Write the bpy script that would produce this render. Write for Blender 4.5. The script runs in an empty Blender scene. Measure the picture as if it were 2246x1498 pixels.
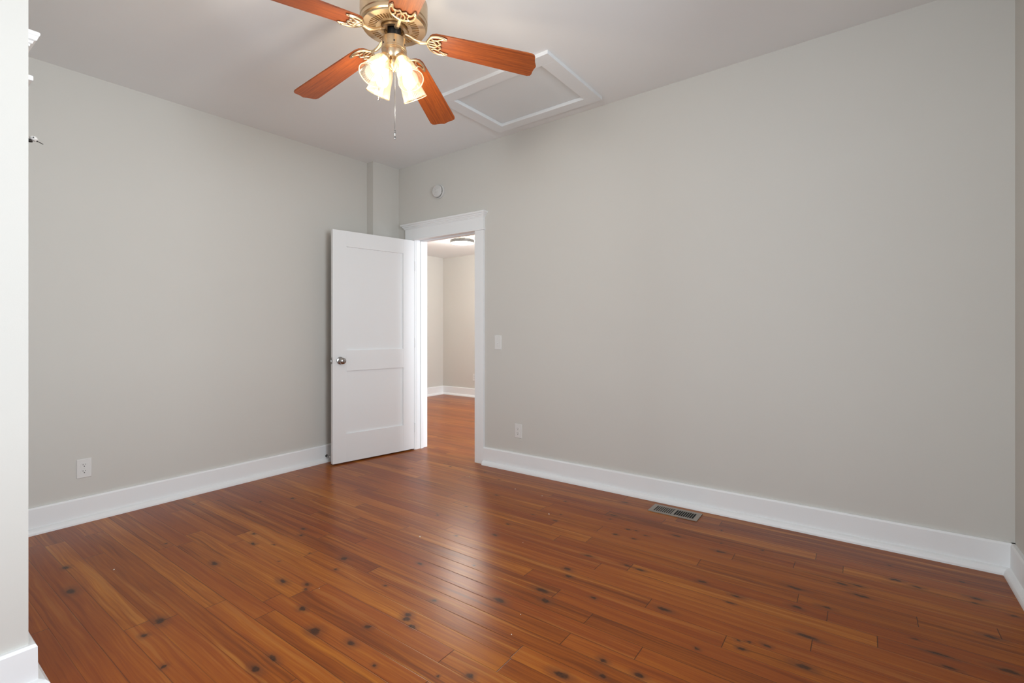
import bpy, bmesh, math, random
from mathutils import Vector, Matrix
random.seed(7)
C = bpy.context.scene.collection
sc = bpy.context.scene
PI = math.pi

# ------------------------------------------------------------------ camera, world, light, exposure
TH = 0.6244                      # camera is turned this far left of the side walls' direction
cam_d = bpy.data.cameras.new('camera')
cam_d.sensor_width = 36.0
cam_d.lens = 1064.7 / 2246 * 36
cam_d.shift_y = -0.01238
cam_d.clip_start = 0.02
cam = bpy.data.objects.new('camera', cam_d)
cam.location = (0, 0, 1.18)
cam.rotation_euler = (PI / 2, 0, TH)
C.objects.link(cam)
sc.camera = cam

w = bpy.data.worlds.new('daylight')
sc.world = w
w.use_nodes = True
w.node_tree.nodes['Background'].inputs[0].default_value = (0.80, 0.88, 1.0, 1)
w.node_tree.nodes['Background'].inputs[1].default_value = 1.2

sc.view_settings.view_transform = 'Standard'
sc.view_settings.look = 'None'
sc.view_settings.gamma = 1.0
sc.view_settings.use_curve_mapping = False
sc.view_settings.exposure = 0.42
sc.cycles.caustics_reflective = False
sc.cycles.caustics_refractive = False
sc.cycles.sample_clamp_indirect = 4.0


def area(name, loc, rot, sx, sy, power, col):
    d = bpy.data.lights.new(name, 'AREA')
    d.shape = 'RECTANGLE'
    d.size = sx
    d.size_y = sy
    d.energy = power
    d.color = col
    o = bpy.data.objects.new(name, d)
    o.location = loc
    o.rotation_euler = rot
    C.objects.link(o)
    return o


# daylight standing in each window opening, all outside the room
area('daylight_right_window', (2.30, 0.70, 1.50), (0, PI / 2, 0), 1.7, 1.7, 130, (0.84, 0.93, 1.0))
area('daylight_front_window', (-0.50, -3.40, 1.50), (PI / 2, 0, 0), 1.8, 1.6, 110, (0.84, 0.93, 1.0))
area('daylight_far_room_window', (0.10, 4.20, 1.45), (0, PI / 2, 0), 1.5, 1.1, 95, (0.84, 0.92, 1.0))


def point(name, loc, power, col, rad):
    d = bpy.data.lights.new(name, 'POINT')
    d.energy = power
    d.color = col
    d.shadow_soft_size = rad
    o = bpy.data.objects.new(name, d)
    o.location = loc
    C.objects.link(o)
    return o


# ------------------------------------------------------------------ materials
def new_mat(name):
    m = bpy.data.materials.new(name)
    m.use_nodes = True
    nt = m.node_tree
    return m, nt, nt.nodes['Principled BSDF']


def setp(b, **k):
    names = {'col': 'Base Color', 'rough': 'Roughness', 'metal': 'Metallic', 'spec': 'Specular IOR Level',
             'ior': 'IOR', 'trans': 'Transmission Weight', 'emc': 'Emission Color', 'ems': 'Emission Strength',
             'coat': 'Coat Weight', 'coatr': 'Coat Roughness', 'aniso': 'Anisotropic'}
    for n, v in k.items():
        b.inputs[names[n]].default_value = v if not isinstance(v, tuple) else (*v, 1)


def paint(name, col, rough, bump=0.05, scale=260, var=0.015):
    m, nt, b = new_mat(name)
    N, L = nt.nodes, nt.links
    tc = N.new('ShaderNodeTexCoord')
    n1 = N.new('ShaderNodeTexNoise'); n1.inputs['Scale'].default_value = scale; n1.inputs['Detail'].default_value = 2
    n2 = N.new('ShaderNodeTexNoise'); n2.inputs['Scale'].default_value = 1.7; n2.inputs['Detail'].default_value = 3
    L.new(tc.outputs['Object'], n1.inputs['Vector']); L.new(tc.outputs['Object'], n2.inputs['Vector'])
    mix = N.new('ShaderNodeMix'); mix.data_type = 'RGBA'
    L.new(n2.outputs['Fac'], mix.inputs['Factor'])
    mix.inputs['A'].default_value = (*[c * (1 - var) for c in col], 1)
    mix.inputs['B'].default_value = (*[c * (1 + var) for c in col], 1)
    L.new(mix.outputs['Result'], b.inputs['Base Color'])
    bp = N.new('ShaderNodeBump'); bp.inputs['Strength'].default_value = bump; bp.inputs['Distance'].default_value = 0.002
    L.new(n1.outputs['Fac'], bp.inputs['Height']); L.new(bp.outputs['Normal'], b.inputs['Normal'])
    setp(b, rough=rough)
    return m


def plain(name, col, rough=0.4, metal=0.0, **k):
    m, nt, b = new_mat(name)
    N, L = nt.nodes, nt.links
    tc = N.new('ShaderNodeTexCoord')
    n = N.new('ShaderNodeTexNoise'); n.inputs['Scale'].default_value = 40
    L.new(tc.outputs['Object'], n.inputs['Vector'])
    mr = N.new('ShaderNodeMapRange'); mr.inputs['To Min'].default_value = rough * 0.9; mr.inputs['To Max'].default_value = rough * 1.1
    L.new(n.outputs['Fac'], mr.inputs['Value']); L.new(mr.outputs['Result'], b.inputs['Roughness'])
    setp(b, col=col, metal=metal, **k)
    return m


def brushed(name, col, rough, axis=2):
    m, nt, b = new_mat(name)
    N, L = nt.nodes, nt.links
    tc = N.new('ShaderNodeTexCoord')
    mp = N.new('ShaderNodeMapping')
    s = [30, 30, 30]; s[axis] = 900
    mp.inputs['Scale'].default_value = s
    n = N.new('ShaderNodeTexNoise'); n.inputs['Scale'].default_value = 1.0
    L.new(tc.outputs['Object'], mp.inputs['Vector']); L.new(mp.outputs['Vector'], n.inputs['Vector'])
    mr = N.new('ShaderNodeMapRange'); mr.inputs['To Min'].default_value = rough * 0.75; mr.inputs['To Max'].default_value = rough * 1.3
    L.new(n.outputs['Fac'], mr.inputs['Value']); L.new(mr.outputs['Result'], b.inputs['Roughness'])
    setp(b, col=col, metal=1.0)
    return m


class G:
    """tiny node-graph helper"""
    def __init__(s, nt): s.N, s.L = nt.nodes, nt.links

    def _in(s, sock, v):
        if isinstance(v, (int, float)): sock.default_value = v
        elif isinstance(v, (tuple, list)): sock.default_value = v
        else: s.L.new(v, sock)

    def math(s, op, a, b=0.0, c=0.0):
        n = s.N.new('ShaderNodeMath'); n.operation = op
        for i, v in enumerate((a, b, c)): s._in(n.inputs[i], v)
        return n.outputs[0]

    def vmath(s, op, a, b=(0, 0, 0), c=(0, 0, 0)):
        n = s.N.new('ShaderNodeVectorMath'); n.operation = op
        for i, v in enumerate((a, b, c)): s._in(n.inputs[i], v)
        return n.outputs['Value'] if op in ('LENGTH', 'DISTANCE', 'DOT_PRODUCT') else n.outputs[0]

    def comb(s, x, y, z):
        n = s.N.new('ShaderNodeCombineXYZ')
        for i, v in enumerate((x, y, z)): s._in(n.inputs[i], v)
        return n.outputs[0]

    def wn(s, v):
        n = s.N.new('ShaderNodeTexWhiteNoise'); n.noise_dimensions = '3D'; s.L.new(v, n.inputs['Vector'])
        return n

    def noise(s, v, scale=1.0, detail=2.0, rough=0.5, dist=0.0):
        n = s.N.new('ShaderNodeTexNoise')
        s.L.new(v, n.inputs['Vector']); n.inputs['Scale'].default_value = scale
        n.inputs['Detail'].default_value = detail; n.inputs['Roughness'].default_value = rough
        n.inputs['Distortion'].default_value = dist
        return n.outputs['Fac']

    def mr(s, v, a, b, c=0.0, d=1.0, smooth=False):
        n = s.N.new('ShaderNodeMapRange')
        if smooth: n.interpolation_type = 'SMOOTHSTEP'
        s.L.new(v, n.inputs['Value'])
        for k, x in zip(('From Min', 'From Max', 'To Min', 'To Max'), (a, b, c, d)): n.inputs[k].default_value = x
        return n.outputs[0]

    def mix(s, f, a, b, mode='MIX'):
        n = s.N.new('ShaderNodeMix'); n.data_type = 'RGBA'; n.blend_type = mode
        s._in(n.inputs['Factor'], f)
        for k, v in (('A', a), ('B', b)):
            if isinstance(v, tuple): n.inputs[k].default_value = (*v, 1)
            else: s.L.new(v, n.inputs[k])
        return n.outputs['Result']


# knots of the nearer boards (x, y, half length, half width), where they lie in the floor
KN = '''-3.191,.657,17,12 -2.885,.611,30,16 -2.301,.759,26,16 -2.239,.689,14,10 -1.979,.662,12,9 -1.706,.91,22,10 -2.641,1.105,24,10
-2.715,1.333,20,9 -2.196,1.214,26,11 -2.673,1.603,14,9 -2.601,1.546,12,9 -3.214,1.849,14,9'''
KN = [tuple(float(v) for v in t.split(',')) for t in KN.split()]
KPIX = [(655,1045,8,6),(680,1213,8,6),(755,1225,20,14),(674,1282,16,9),(737,1249,10,7),(663,1335,18,12),(808,1375,15,11),(690,1384,26,18),
        (770,1410,20,12),(892,1358,18,14),(905,1374,16,10),(895,1349,16,12),(921,1236,16,8),(951,1317,14,9),(1040,1240,8,5),(1095,1317,28,12),
        (1085,1173,16,9),(1089,1086,16,7),(1023,1111,9,6),(1190,1295,34,12),(1197,1318,20,14),(1218,1142,12,7),(1245,1248,18,10),(1247,1264,16,8),
        (1302,1311,14,7),(1323,1449,14,11),(1320,1482,14,9),(1230,1480,28,12),(1029,1482,14,11),(1402,1480,16,10),(1370,1102,24,7),(1345,1130,26,6),
        (1380,1161,12,6),(1395,1164,10,5),(1417,1175,14,6),(1391,1182,14,6),(1290,1219,22,8),(1375,1240,18,8),(1404,1250,20,8),(1540,1276,20,9),
        (1457,1337,28,12),(1483,1175,26,8),(1509,1100,10,5),(1580,1210,26,9),(1616,1308,22,8),(1602,1322,16,6),(1748,1332,20,9),(1745,1290,32,9),
        (1848,1281,22,8),(1882,1285,18,7),(1888,1307,32,9),(1963,1272,20,8),(2012,1288,18,8),(2142,1313,22,8),(2175,1397,24,9),(2110,1276,14,6),
        (2225,1352,11,6),(1812,1332,22,7),(1770,1396,34,10),(1620,1405,10,6),(1681,1416,14,8),(1626,1423,14,8),(1528,1422,10,7),(1762,1462,26,11),
        (2060,1435,36,8),(2215,1473,30,11),(2082,1465,22,7),(820,1460,10,7),(560,1467,24,10),(598,1443,22,9),(360,1461,9,6),(470,1235,10,8),
        (600,1195,9,5),(730,1063,8,5),(1115,1150,10,6),(1240,1100,10,5),(960,1130,8,5),(1000,1175,9,6)]
_R = (math.cos(TH), math.sin(TH)); _F = (-math.sin(TH), math.cos(TH))


def floor_at(px, py, z=0.0):
    v = 1064.7 * (1.18 - z) / (py - 721.2)
    u = (px - 1123) * v / 1064.7
    return u * _R[0] + v * _F[0], u * _R[1] + v * _F[1]


for a in KPIX:
    x, y = floor_at(a[0], a[1])
    KN.append((x, y, a[2], a[3]))

rk = random.Random(5)
for _ in range(34):      # and some smaller ones anywhere
    KN.append((rk.uniform(-3.7, 0.4), rk.uniform(0.9, 3.2), rk.uniform(5, 13), rk.uniform(4, 7)))
BW = 0.084      # board width
BY = 1.324      # one board edge


def floor_material():
    m, nt, b = new_mat('pine_boards')
    g = G(nt)
    tc = g.N.new('ShaderNodeTexCoord')
    P = tc.outputs['Object']
    sp = g.N.new('ShaderNodeSeparateXYZ'); g.L.new(P, sp.inputs[0])
    X, Y = sp.outputs[0], sp.outputs[1]
    yy = g.math('DIVIDE', g.math('SUBTRACT', Y, BY), BW)
    row = g.math('FLOOR', yy); fy = g.math('FRACT', yy)
    r1 = g.wn(g.comb(row, 3.3, 0.0)); r2 = g.wn(g.comb(row, 11.7, 5.0))
    blen = g.mr(r2.outputs['Value'], 0, 1, 0.75, 2.3)
    xx = g.math('DIVIDE', g.math('ADD', X, g.math('MULTIPLY', r1.outputs['Value'], 9.0)), blen)
    colm = g.math('FLOOR', xx); fx = g.math('FRACT', xx)
    cell = g.wn(g.comb(row, colm, 7.0))
    cr = cell.outputs['Value']
    cs = g.N.new('ShaderNodeSeparateColor'); g.L.new(cell.outputs['Color'], cs.inputs[0])
    # distance to seams
    dy = g.math('MULTIPLY', g.math('MINIMUM', fy, g.math('SUBTRACT', 1.0, fy)), BW)
    dx = g.math('MULTIPLY', g.math('MINIMUM', fx, g.math('SUBTRACT', 1.0, fx)), blen)
    seam = g.math('MINIMUM', dy, dx)
    seamdark = g.mr(g.wn(g.comb(row, 21.0, 4.0)).outputs['Value'], 0, 1, 0.15, 0.85)
    sline = g.math('MAXIMUM', g.math('MULTIPLY', g.mr(dy, 0.0005, 0.0020, 1, 0), seamdark), g.math('MULTIPLY', g.mr(dx, 0.0006, 0.0022, 1, 0), 0.85))
    # knots
    kw = g.N.new('ShaderNodeTexNoise'); kw.inputs['Scale'].default_value = 34; kw.inputs['Detail'].default_value = 3
    g.L.new(P, kw.inputs['Vector'])
    off = g.vmath('MULTIPLY', g.vmath('SUBTRACT', kw.outputs['Color'], (0.5, 0.5, 0.5)), (0.034, 0.020, 0.0))
    PK = g.vmath('ADD', P, off)
    acc = None
    for (kx, ky, a, c) in KN:
        kk = 1 / 1000.0 * 1.0
        sx, sy = 1 / (a * kk), 1 / (c * kk)
        d = g.vmath('LENGTH', g.vmath('MULTIPLY_ADD', PK, (sx, sy, 0.0), (-kx * sx, -ky * sy, 0.0)))
        acc = d if acc is None else g.math('MINIMUM', acc, d)
    kd = acc
    # grain: streaks along x that bend round the knots
    bend = g.math('MULTIPLY', g.math('DIVIDE', 1.0, g.math('ADD', g.math('POWER', acc, 2.0), 1.2)), 0.010)
    gy = g.math('ADD', Y, g.math('ADD', bend, g.math('MULTIPLY', cr, 13.0)))
    warp = g.math('MULTIPLY', g.math('SUBTRACT', g.noise(g.comb(g.math('MULTIPLY', X, 2.2), g.math('MULTIPLY', gy, 9.0), cr), 1.0, 2), 0.5), 0.035)
    gy2 = g.math('ADD', gy, warp)
    grain_v = g.comb(g.math('MULTIPLY', X, 1.6), g.math('MULTIPLY', gy2, 95.0), g.math('MULTIPLY', cr, 31.0))
    gr1 = g.noise(grain_v, 1.0, 4, 0.6, 0.3)
    fine = g.noise(g.comb(g.math('MULTIPLY', X, 9.0), g.math('MULTIPLY', gy2, 430.0), cr), 1.0, 2, 0.6)
    broad = g.noise(g.comb(g.math('MULTIPLY', X, 1.3), g.math('MULTIPLY', gy2, 20.0), g.math('MULTIPLY', cr, 17.0)), 1.0, 3, 0.6)
    ringw = g.math('SINE', g.math('MULTIPLY', g.math('ADD', gy2, g.math('MULTIPLY', broad, 0.06)), 520.0))
    # colours
    base = g.N.new('ShaderNodeValToRGB'); e = base.color_ramp.elements
    e[0].position = 0.0; e[0].color = (0.120, 0.026, 0.0040, 1)
    e[1].position = 1.0; e[1].color = (0.470, 0.165, 0.018, 1)
    for p_, c_ in ((0.3, (0.215, 0.050, 0.0060, 1)), (0.55, (0.290, 0.075, 0.0080, 1)), (0.8, (0.375, 0.112, 0.0110, 1))):
        x_ = base.color_ramp.elements.new(p_); x_.color = c_
    v = g.math('ADD', g.math('MULTIPLY', cr, 0.46), g.math('MULTIPLY', g.mr(broad, 0.32, 0.68), 0.36))
    v = g.math('ADD', v, g.math('MULTIPLY', g.mr(gr1, 0.36, 0.64), 0.28))
    v = g.math('ADD', v, g.math('MULTIPLY', ringw, 0.035))
    v = g.math('ADD', v, g.math('MULTIPLY', g.math('SUBTRACT', fine, 0.5), 0.28))
    g.L.new(g.math('ADD', v, 0.03), base.inputs[0])
    col = base.outputs[0]
    # pale sapwood streaks and dark heartwood streaks
    sap = g.noise(g.comb(g.math('MULTIPLY', X, 0.9), g.math('MULTIPLY', gy2, 34.0), g.math('MULTIPLY', cr, 23.0)), 1.0, 3, 0.55)
    col = g.mix(g.mr(sap, 0.56, 0.68, 0.0, 0.50, True), col, (0.50, 0.205, 0.040))
    col = g.mix(g.mr(sap, 0.42, 0.31, 0.0, 0.55, True), col, (0.105, 0.022, 0.0050))
    # redder boards
    col = g.mix(g.math('MULTIPLY', g.math('GREATER_THAN', cs.outputs[1], 0.55), 0.35), col, (0.255, 0.048, 0.009))
    # knots: halo then dark heart
    halo = g.mr(kd, 1.0, 3.2, 0.55, 0.0, True)
    col = g.mix(halo, col, (0.14, 0.045, 0.016))
    heart = g.mr(kd, 0.5, 1.3, 0.93, 0.0, True)
    heart = g.math('MULTIPLY', heart, g.mr(g.noise(P, 120.0, 2), 0.25, 0.6, 0.75, 1.0))
    col = g.mix(heart, col, (0.036, 0.015, 0.008))
    col = g.mix(sline, col, (0.030, 0.010, 0.005))
    g.L.new(col, b.inputs['Base Color'])
    rg = g.math('MULTIPLY_ADD', g.noise(P, 6.0, 2), 0.02, 0.275)
    g.L.new(rg, b.inputs['Roughness'])
    h = g.math('SUBTRACT', g.math('MULTIPLY', gr1, 0.12), g.math('MULTIPLY', g.mr(seam, 0.0, 0.0025, 1, 0, True), 1.0))
    h = g.math('ADD', h, g.math('MULTIPLY', cs.outputs[2], 0.25))
    cup = g.math('MULTIPLY', g.noise(P, 2.6, 1), 3.0)
    h = g.math('ADD', h, cup)
    bp = g.N.new('ShaderNodeBump'); bp.inputs['Strength'].default_value = 0.35; bp.inputs['Distance'].default_value = 0.0009
    g.L.new(h, bp.inputs['Height']); g.L.new(bp.outputs['Normal'], b.inputs['Normal'])
    setp(b, spec=0.19)
    return m


def blade_material():
    m, nt, b = new_mat('cherry_blade')
    g = G(nt)
    tc = g.N.new('ShaderNodeTexCoord'); P = tc.outputs['Object']
    s1 = g.noise(g.vmath('MULTIPLY', P, (5, 120, 5)), 1.0, 4, 0.65, 0.4)
    s2 = g.noise(g.vmath('MULTIPLY', P, (40, 700, 5)), 1.0, 2)
    v = g.math('ADD', g.math('MULTIPLY', s1, 0.7), g.math('MULTIPLY', s2, 0.3))
    r = g.N.new('ShaderNodeValToRGB'); g.L.new(v, r.inputs[0])
    r.color_ramp.elements[0].position = 0.33; r.color_ramp.elements[0].color = (0.15, 0.030, 0.007, 1)
    r.color_ramp.elements[1].position = 0.66; r.color_ramp.elements[1].color = (0.37, 0.088, 0.013, 1)
    g.L.new(r.outputs[0], b.inputs['Base Color'])
    setp(b, rough=0.42)
    return m


def shade_material():
    m = bpy.data.materials.new('ribbed_glass'); m.use_nodes = True
    nt = m.node_tree; N, L = nt.nodes, nt.links
    for n in list(N): N.remove(n)
    out = N.new('ShaderNodeOutputMaterial')
    tr = N.new('ShaderNodeBsdfTransparent'); tr.inputs[0].default_value = (0.97, 0.93, 0.86, 1)
    tl = N.new('ShaderNodeBsdfTranslucent'); tl.inputs[0].default_value = (0.95, 0.86, 0.72, 1)
    gl = N.new('ShaderNodeBsdfGlossy'); gl.inputs['Roughness'].default_value = 0.12
    g = G(nt)
    tc = N.new('ShaderNodeTexCoord')
    sp = N.new('ShaderNodeSeparateXYZ'); L.new(tc.outputs['Object'], sp.inputs[0])
    rib = g.math('SINE', g.math('MULTIPLY', g.math('ARCTAN2', sp.outputs[1], sp.outputs[0]), 44.0))
    mr = N.new('ShaderNodeMapRange'); mr.inputs['From Min'].default_value = -1.0
    mr.inputs['To Min'].default_value = 0.02; mr.inputs['To Max'].default_value = 0.15
    L.new(rib, mr.inputs['Value'])
    m1 = N.new('ShaderNodeMixShader'); L.new(mr.outputs[0], m1.inputs[0]); L.new(tr.outputs[0], m1.inputs[1]); L.new(tl.outputs[0], m1.inputs[2])
    m2 = N.new('ShaderNodeMixShader'); m2.inputs[0].default_value = 0.07; L.new(m1.outputs[0], m2.inputs[1]); L.new(gl.outputs[0], m2.inputs[2])
    L.new(m2.outputs[0], out.inputs[0])
    return m


def emit(name, col, s):
    m, nt, b = new_mat(name)
    setp(b, col=(0.9, 0.9, 0.88), emc=col, ems=s, rough=0.5)
    return m


M_WALL = paint('greige_wall_paint', (0.622, 0.605, 0.564), 0.75, 0.06)
M_CEIL = paint('ceiling_paint', (0.87, 0.885, 0.89), 0.85, 0.05, 180)
M_TRIM = paint('white_trim_paint', (0.86, 0.875, 0.88), 0.38, 0.02, 60, 0.006)
M_DOOR = paint('white_door_paint', (0.85, 0.865, 0.87), 0.42, 0.02, 60, 0.006)
M_HATCH = paint('white_hatch_paint', (0.84, 0.86, 0.87), 0.6, 0.03, 90)
M_HATCHP = paint('hatch_panel_paint', (0.79, 0.82, 0.83), 0.8, 0.05, 120)
M_FLOOR = floor_material()
M_BLADE = blade_material()
M_GOLD = brushed('champagne_metal', (0.66, 0.50, 0.32), 0.30)
M_GOLD2 = plain('polished_champagne_metal', (0.64, 0.51, 0.34), 0.36, 1.0)
M_NICKEL = plain('satin_nickel', (0.42, 0.41, 0.40), 0.25, 1.0)
M_DARK = plain('dark_steel', (0.05, 0.047, 0.045), 0.45, 0.8)
M_BLACK = plain('black_void', (0.006, 0.006, 0.006), 0.8)
M_PLASTIC = plain('white_plastic', (0.74, 0.735, 0.715), 0.35)
M_PLASTIC2 = plain('white_detector_plastic', (0.64, 0.635, 0.62), 0.4)
M_SLOT = plain('socket_slot_black', (0.02, 0.018, 0.016), 0.6)
M_VENT = plain('taupe_enamel', (0.30, 0.265, 0.225), 0.45, 0.3)
M_SHADE = shade_material()
M_BULB = emit('lit_bulb', (1.0, 0.88, 0.70), 4.5)
M_DIFF = emit('lit_diffuser', (1.0, 0.78, 0.52), 8.0)
M_RIM = plain('amber_glass_rim', (0.30, 0.21, 0.12), 0.2)
M_RING = plain('brushed_grey_ring', (0.16, 0.155, 0.15), 0.35, 0.6)
M_CHROME = plain('chrome', (0.35, 0.35, 0.35), 0.15, 1.0)
M_CRUMB = plain('pale_crumb', (0.75, 0.70, 0.62), 0.6)


# ------------------------------------------------------------------ mesh helpers
class MB:
    def __init__(s): s.bm = bmesh.new()

    def add(s, vs, fs, M=None):
        V = [s.bm.verts.new((M @ Vector(v)) if M else v) for v in vs]
        for f in fs:
            try: s.bm.faces.new([V[i] for i in f])
            except ValueError: pass
        return s

    def box(s, a, b, M=None, bev=0.0):
        x0, y0, z0 = [min(p, q) for p, q in zip(a, b)]; x1, y1, z1 = [max(p, q) for p, q in zip(a, b)]
        if bev <= 0:
            vs = [(x0, y0, z0), (x1, y0, z0), (x1, y1, z0), (x0, y1, z0), (x0, y0, z1), (x1, y0, z1), (x1, y1, z1), (x0, y1, z1)]
            return s.add(vs, [(0, 3, 2, 1), (4, 5, 6, 7), (0, 1, 5, 4), (1, 2, 6, 5), (2, 3, 7, 6), (3, 0, 4, 7)], M)
        t = bmesh.new()
        bmesh.ops.create_cube(t, size=1.0)
        for v in t.verts:
            v.co = Vector(((x0 + x1) / 2 + v.co.x * (x1 - x0), (y0 + y1) / 2 + v.co.y * (y1 - y0), (z0 + z1) / 2 + v.co.z * (z1 - z0)))
        bmesh.ops.bevel(t, geom=t.edges[:], offset=bev, segments=2, affect='EDGES', profile=0.6)
        idx = {v: i for i, v in enumerate(t.verts)}
        s.add([v.co[:] for v in t.verts], [[idx[v] for v in f.verts] for f in t.faces], M)
        t.free()
        return s

    def lathe(s, prof, n=48, M=None, close=False, rib=0.0, nrib=0):
        vs = []; fs = []
        for (r, z) in prof:
            for k in range(n):
                a = 2 * PI * k / n
                rr = r * (1 + (rib * (1 if (k % 2) else -1) if rib else 0))
                vs.append((rr * math.cos(a), rr * math.sin(a), z))
        m = len(prof)
        for j in range(m - 1):
            for k in range(n):
                k2 = (k + 1) % n
                fs.append((j * n + k, j * n + k2, (j + 1) * n + k2, (j + 1) * n + k))
        if close:
            for k in range(n):
                k2 = (k + 1) % n
                fs.append(((m - 1) * n + k, (m - 1) * n + k2, k2, k))
        else:
            if prof[0][0] > 1e-5: fs.append(tuple(range(n - 1, -1, -1)))
            if prof[-1][0] > 1e-5: fs.append(tuple((m - 1) * n + k for k in range(n)))
        return s.add(vs, fs, M)

    def shell(s, prof, n=48, M=None, rib=0.0):
        """open lathe"""
        vs = []; fs = []
        for (r, z) in prof:
            for k in range(n):
                a = 2 * PI * k / n
                rr = r * (1 + (rib if k % 2 else -rib))
                vs.append((rr * math.cos(a), rr * math.sin(a), z))
        for j in range(len(prof) - 1):
            for k in range(n):
                k2 = (k + 1) % n
                fs.append((j * n + k, j * n + k2, (j + 1) * n + k2, (j + 1) * n + k))
        return s.add(vs, fs, M)

    def tube(s, pts, r, n=10, M=None, flat=1.0):
        pts = [Vector(p) for p in pts]; rs = r if isinstance(r, (list, tuple)) else [r] * len(pts)
        vs = []; fs = []
        up0 = Vector((0, 0, 1))
        for i, p in enumerate(pts):
            t = (pts[min(i + 1, len(pts) - 1)] - pts[max(i - 1, 0)]).normalized()
            up = up0 if abs(t.dot(up0)) < 0.95 else Vector((1, 0, 0))
            a = t.cross(up).normalized(); b = a.cross(t).normalized()
            for k in range(n):
                q = 2 * PI * k / n
                vs.append(tuple(p + a * math.cos(q) * rs[i] + b * math.sin(q) * rs[i] * flat))
        for i in range(len(pts) - 1):
            for k in range(n):
                k2 = (k + 1) % n
                fs.append((i * n + k, i * n + k2, (i + 1) * n + k2, (i + 1) * n + k))
        fs.append(tuple(range(n - 1, -1, -1))); fs.append(tuple((len(pts) - 1) * n + k for k in range(n)))
        return s.add(vs, fs, M)

    def prism(s, poly, z0, z1, M=None):
        n = len(poly)
        vs = [(x, y, z0) for x, y in poly] + [(x, y, z1) for x, y in poly]
        fs = [tuple(range(n - 1, -1, -1)), tuple(range(n, 2 * n))] + [(i, (i + 1) % n, n + (i + 1) % n, n + i) for i in range(n)]
        return s.add(vs, fs, M)

    def sweep(s, prof, a, b, out, up=Vector((0, 0, 1))):
        """extrude a profile (list of (outward, height)) from a to b"""
        a, b, out = Vector(a), Vector(b), Vector(out)
        n = len(prof)
        vs = [tuple(a + out * o + up * h) for o, h in prof] + [tuple(b + out * o + up * h) for o, h in prof]
        fs = [tuple(range(n)), tuple(range(2 * n - 1, n - 1, -1))] + [(i, n + i, n + (i + 1) % n, (i + 1) % n) for i in range(n)]
        return s.add(vs, fs)

    def obj(s, name, mat, parent=None, loc=None, smooth=False, M=None, weld=False):
        if weld: bmesh.ops.remove_doubles(s.bm, verts=s.bm.verts[:], dist=1e-5)
        bmesh.ops.recalc_face_normals(s.bm, faces=s.bm.faces[:])
        me = bpy.data.meshes.new(name)
        s.bm.to_mesh(me); s.bm.free()
        me.materials.append(mat)
        if smooth:
            for p in me.polygons: p.use_smooth = True
            try: me.set_sharp_from_angle(angle=math.radians(35))
            except Exception: pass
        o = bpy.data.objects.new(name, me)
        C.objects.link(o)
        if parent is not None: o.parent = parent
        if M is not None: o.matrix_basis = M
        if loc is not None: o.location = loc
        return o


def thing(name, label, cat, loc=(0, 0, 0), M=None, group=None):
    o = bpy.data.objects.new(name, None); C.objects.link(o)
    o.empty_display_size = 0.05
    if M is not None: o.matrix_basis = M
    else: o.location = loc
    o['label'] = label; o['category'] = cat
    if group: o['group'] = group
    return o


def struct(o, label=None):
    o['kind'] = 'structure'
    if label: o['label'] = label
    return o


def frame(origin, xdir, zdir=(0, 0, 1)):
    """matrix: local x along xdir, local z along zdir"""
    x = Vector(xdir).normalized(); z = Vector(zdir).normalized(); y = z.cross(x).normalized(); x = y.cross(z)
    return Matrix(((x.x, y.x, z.x, origin[0]), (x.y, y.y, z.y, origin[1]), (x.z, y.z, z.z, origin[2]), (0, 0, 0, 1)))


# ------------------------------------------------------------------ the room shell
XL, XB, YR, XE = -3.8778, -3.7874, 3.3049, 0.5977
YC = 2.985            # front side of the boxed-out corner
YF = 3.452            # far face of the doorway wall
YN = -1.75            # wall behind the camera
PX, PY = -2.209, 0.363    # projecting wall at the left
FX, FY = -6.17, 6.42      # far room corner
OL, OR, OH = -3.536, -2.773, 2.050    # door opening
TB = 0.15             # baseboard height


def cz(x, y): return 2.8113 + 0.0208 * x + 0.016 * y


mb = MB(); mb.box((-7.0, -2.3, -0.06), (1.3, 7.2, 0.0)); struct(mb.obj('floor', M_FLOOR), 'glossy knotty pine board floor stained red-brown')

# ceiling slightly out of level, with the attic opening cut in it
HX0, HX1, HY0, HY1 = -2.325, -1.598, 2.530, 3.088
mb = MB()
xs = [-4.05, HX0, HX1, 0.78]; ys = [-1.95, HY0, HY1, 3.38]
idx = {}; vs = []
for j, y in enumerate(ys):
    for i, x in enumerate(xs):
        idx[(i, j)] = len(vs); vs.append((x, y, cz(x, y)))
nb = len(vs); vs += [(x, y, z + 0.12) for x, y, z in vs]
fs = []
for j in range(3):
    for i in range(3):
        q = [idx[(i, j)], idx[(i + 1, j)], idx[(i + 1, j + 1)], idx[(i, j + 1)]]
        if (i, j) != (1, 1):
            fs.append(q); fs.append([k + nb for k in q[::-1]])
        else:
            for a_, b_ in zip(q, q[1:] + q[:1]): fs.append([a_, b_, b_ + nb, a_ + nb])
mb.add(vs, fs); struct(mb.obj('ceiling', M_CEIL), 'flat grey-white painted ceiling')

HW = 2.90
mb = MB(); mb.box((XL - 0.15, PY - 0.05, 0), (XL, YR + 0.1, HW)); struct(mb.obj('wall_left', M_WALL), 'warm grey painted left wall')
mb = MB(); mb.box((XL - 0.005, YC, 0), (XB, YR + 0.01, HW)); struct(mb.obj('wall_corner_left', M_WALL), 'shallow boxed-out wall section in the corner behind the door')
mb = MB()
mb.box((-7.0, YR, 0), (OL - 0.02, YF, HW)); mb.box((OR + 0.02, YR, 0), (XE + 0.1, YF, HW)); mb.box((OL - 0.02, YR, OH + 0.02), (OR + 0.02, YF, HW))
struct(mb.obj('wall_rear', M_WALL, weld=True), 'warm grey painted wall holding the doorway')
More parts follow.
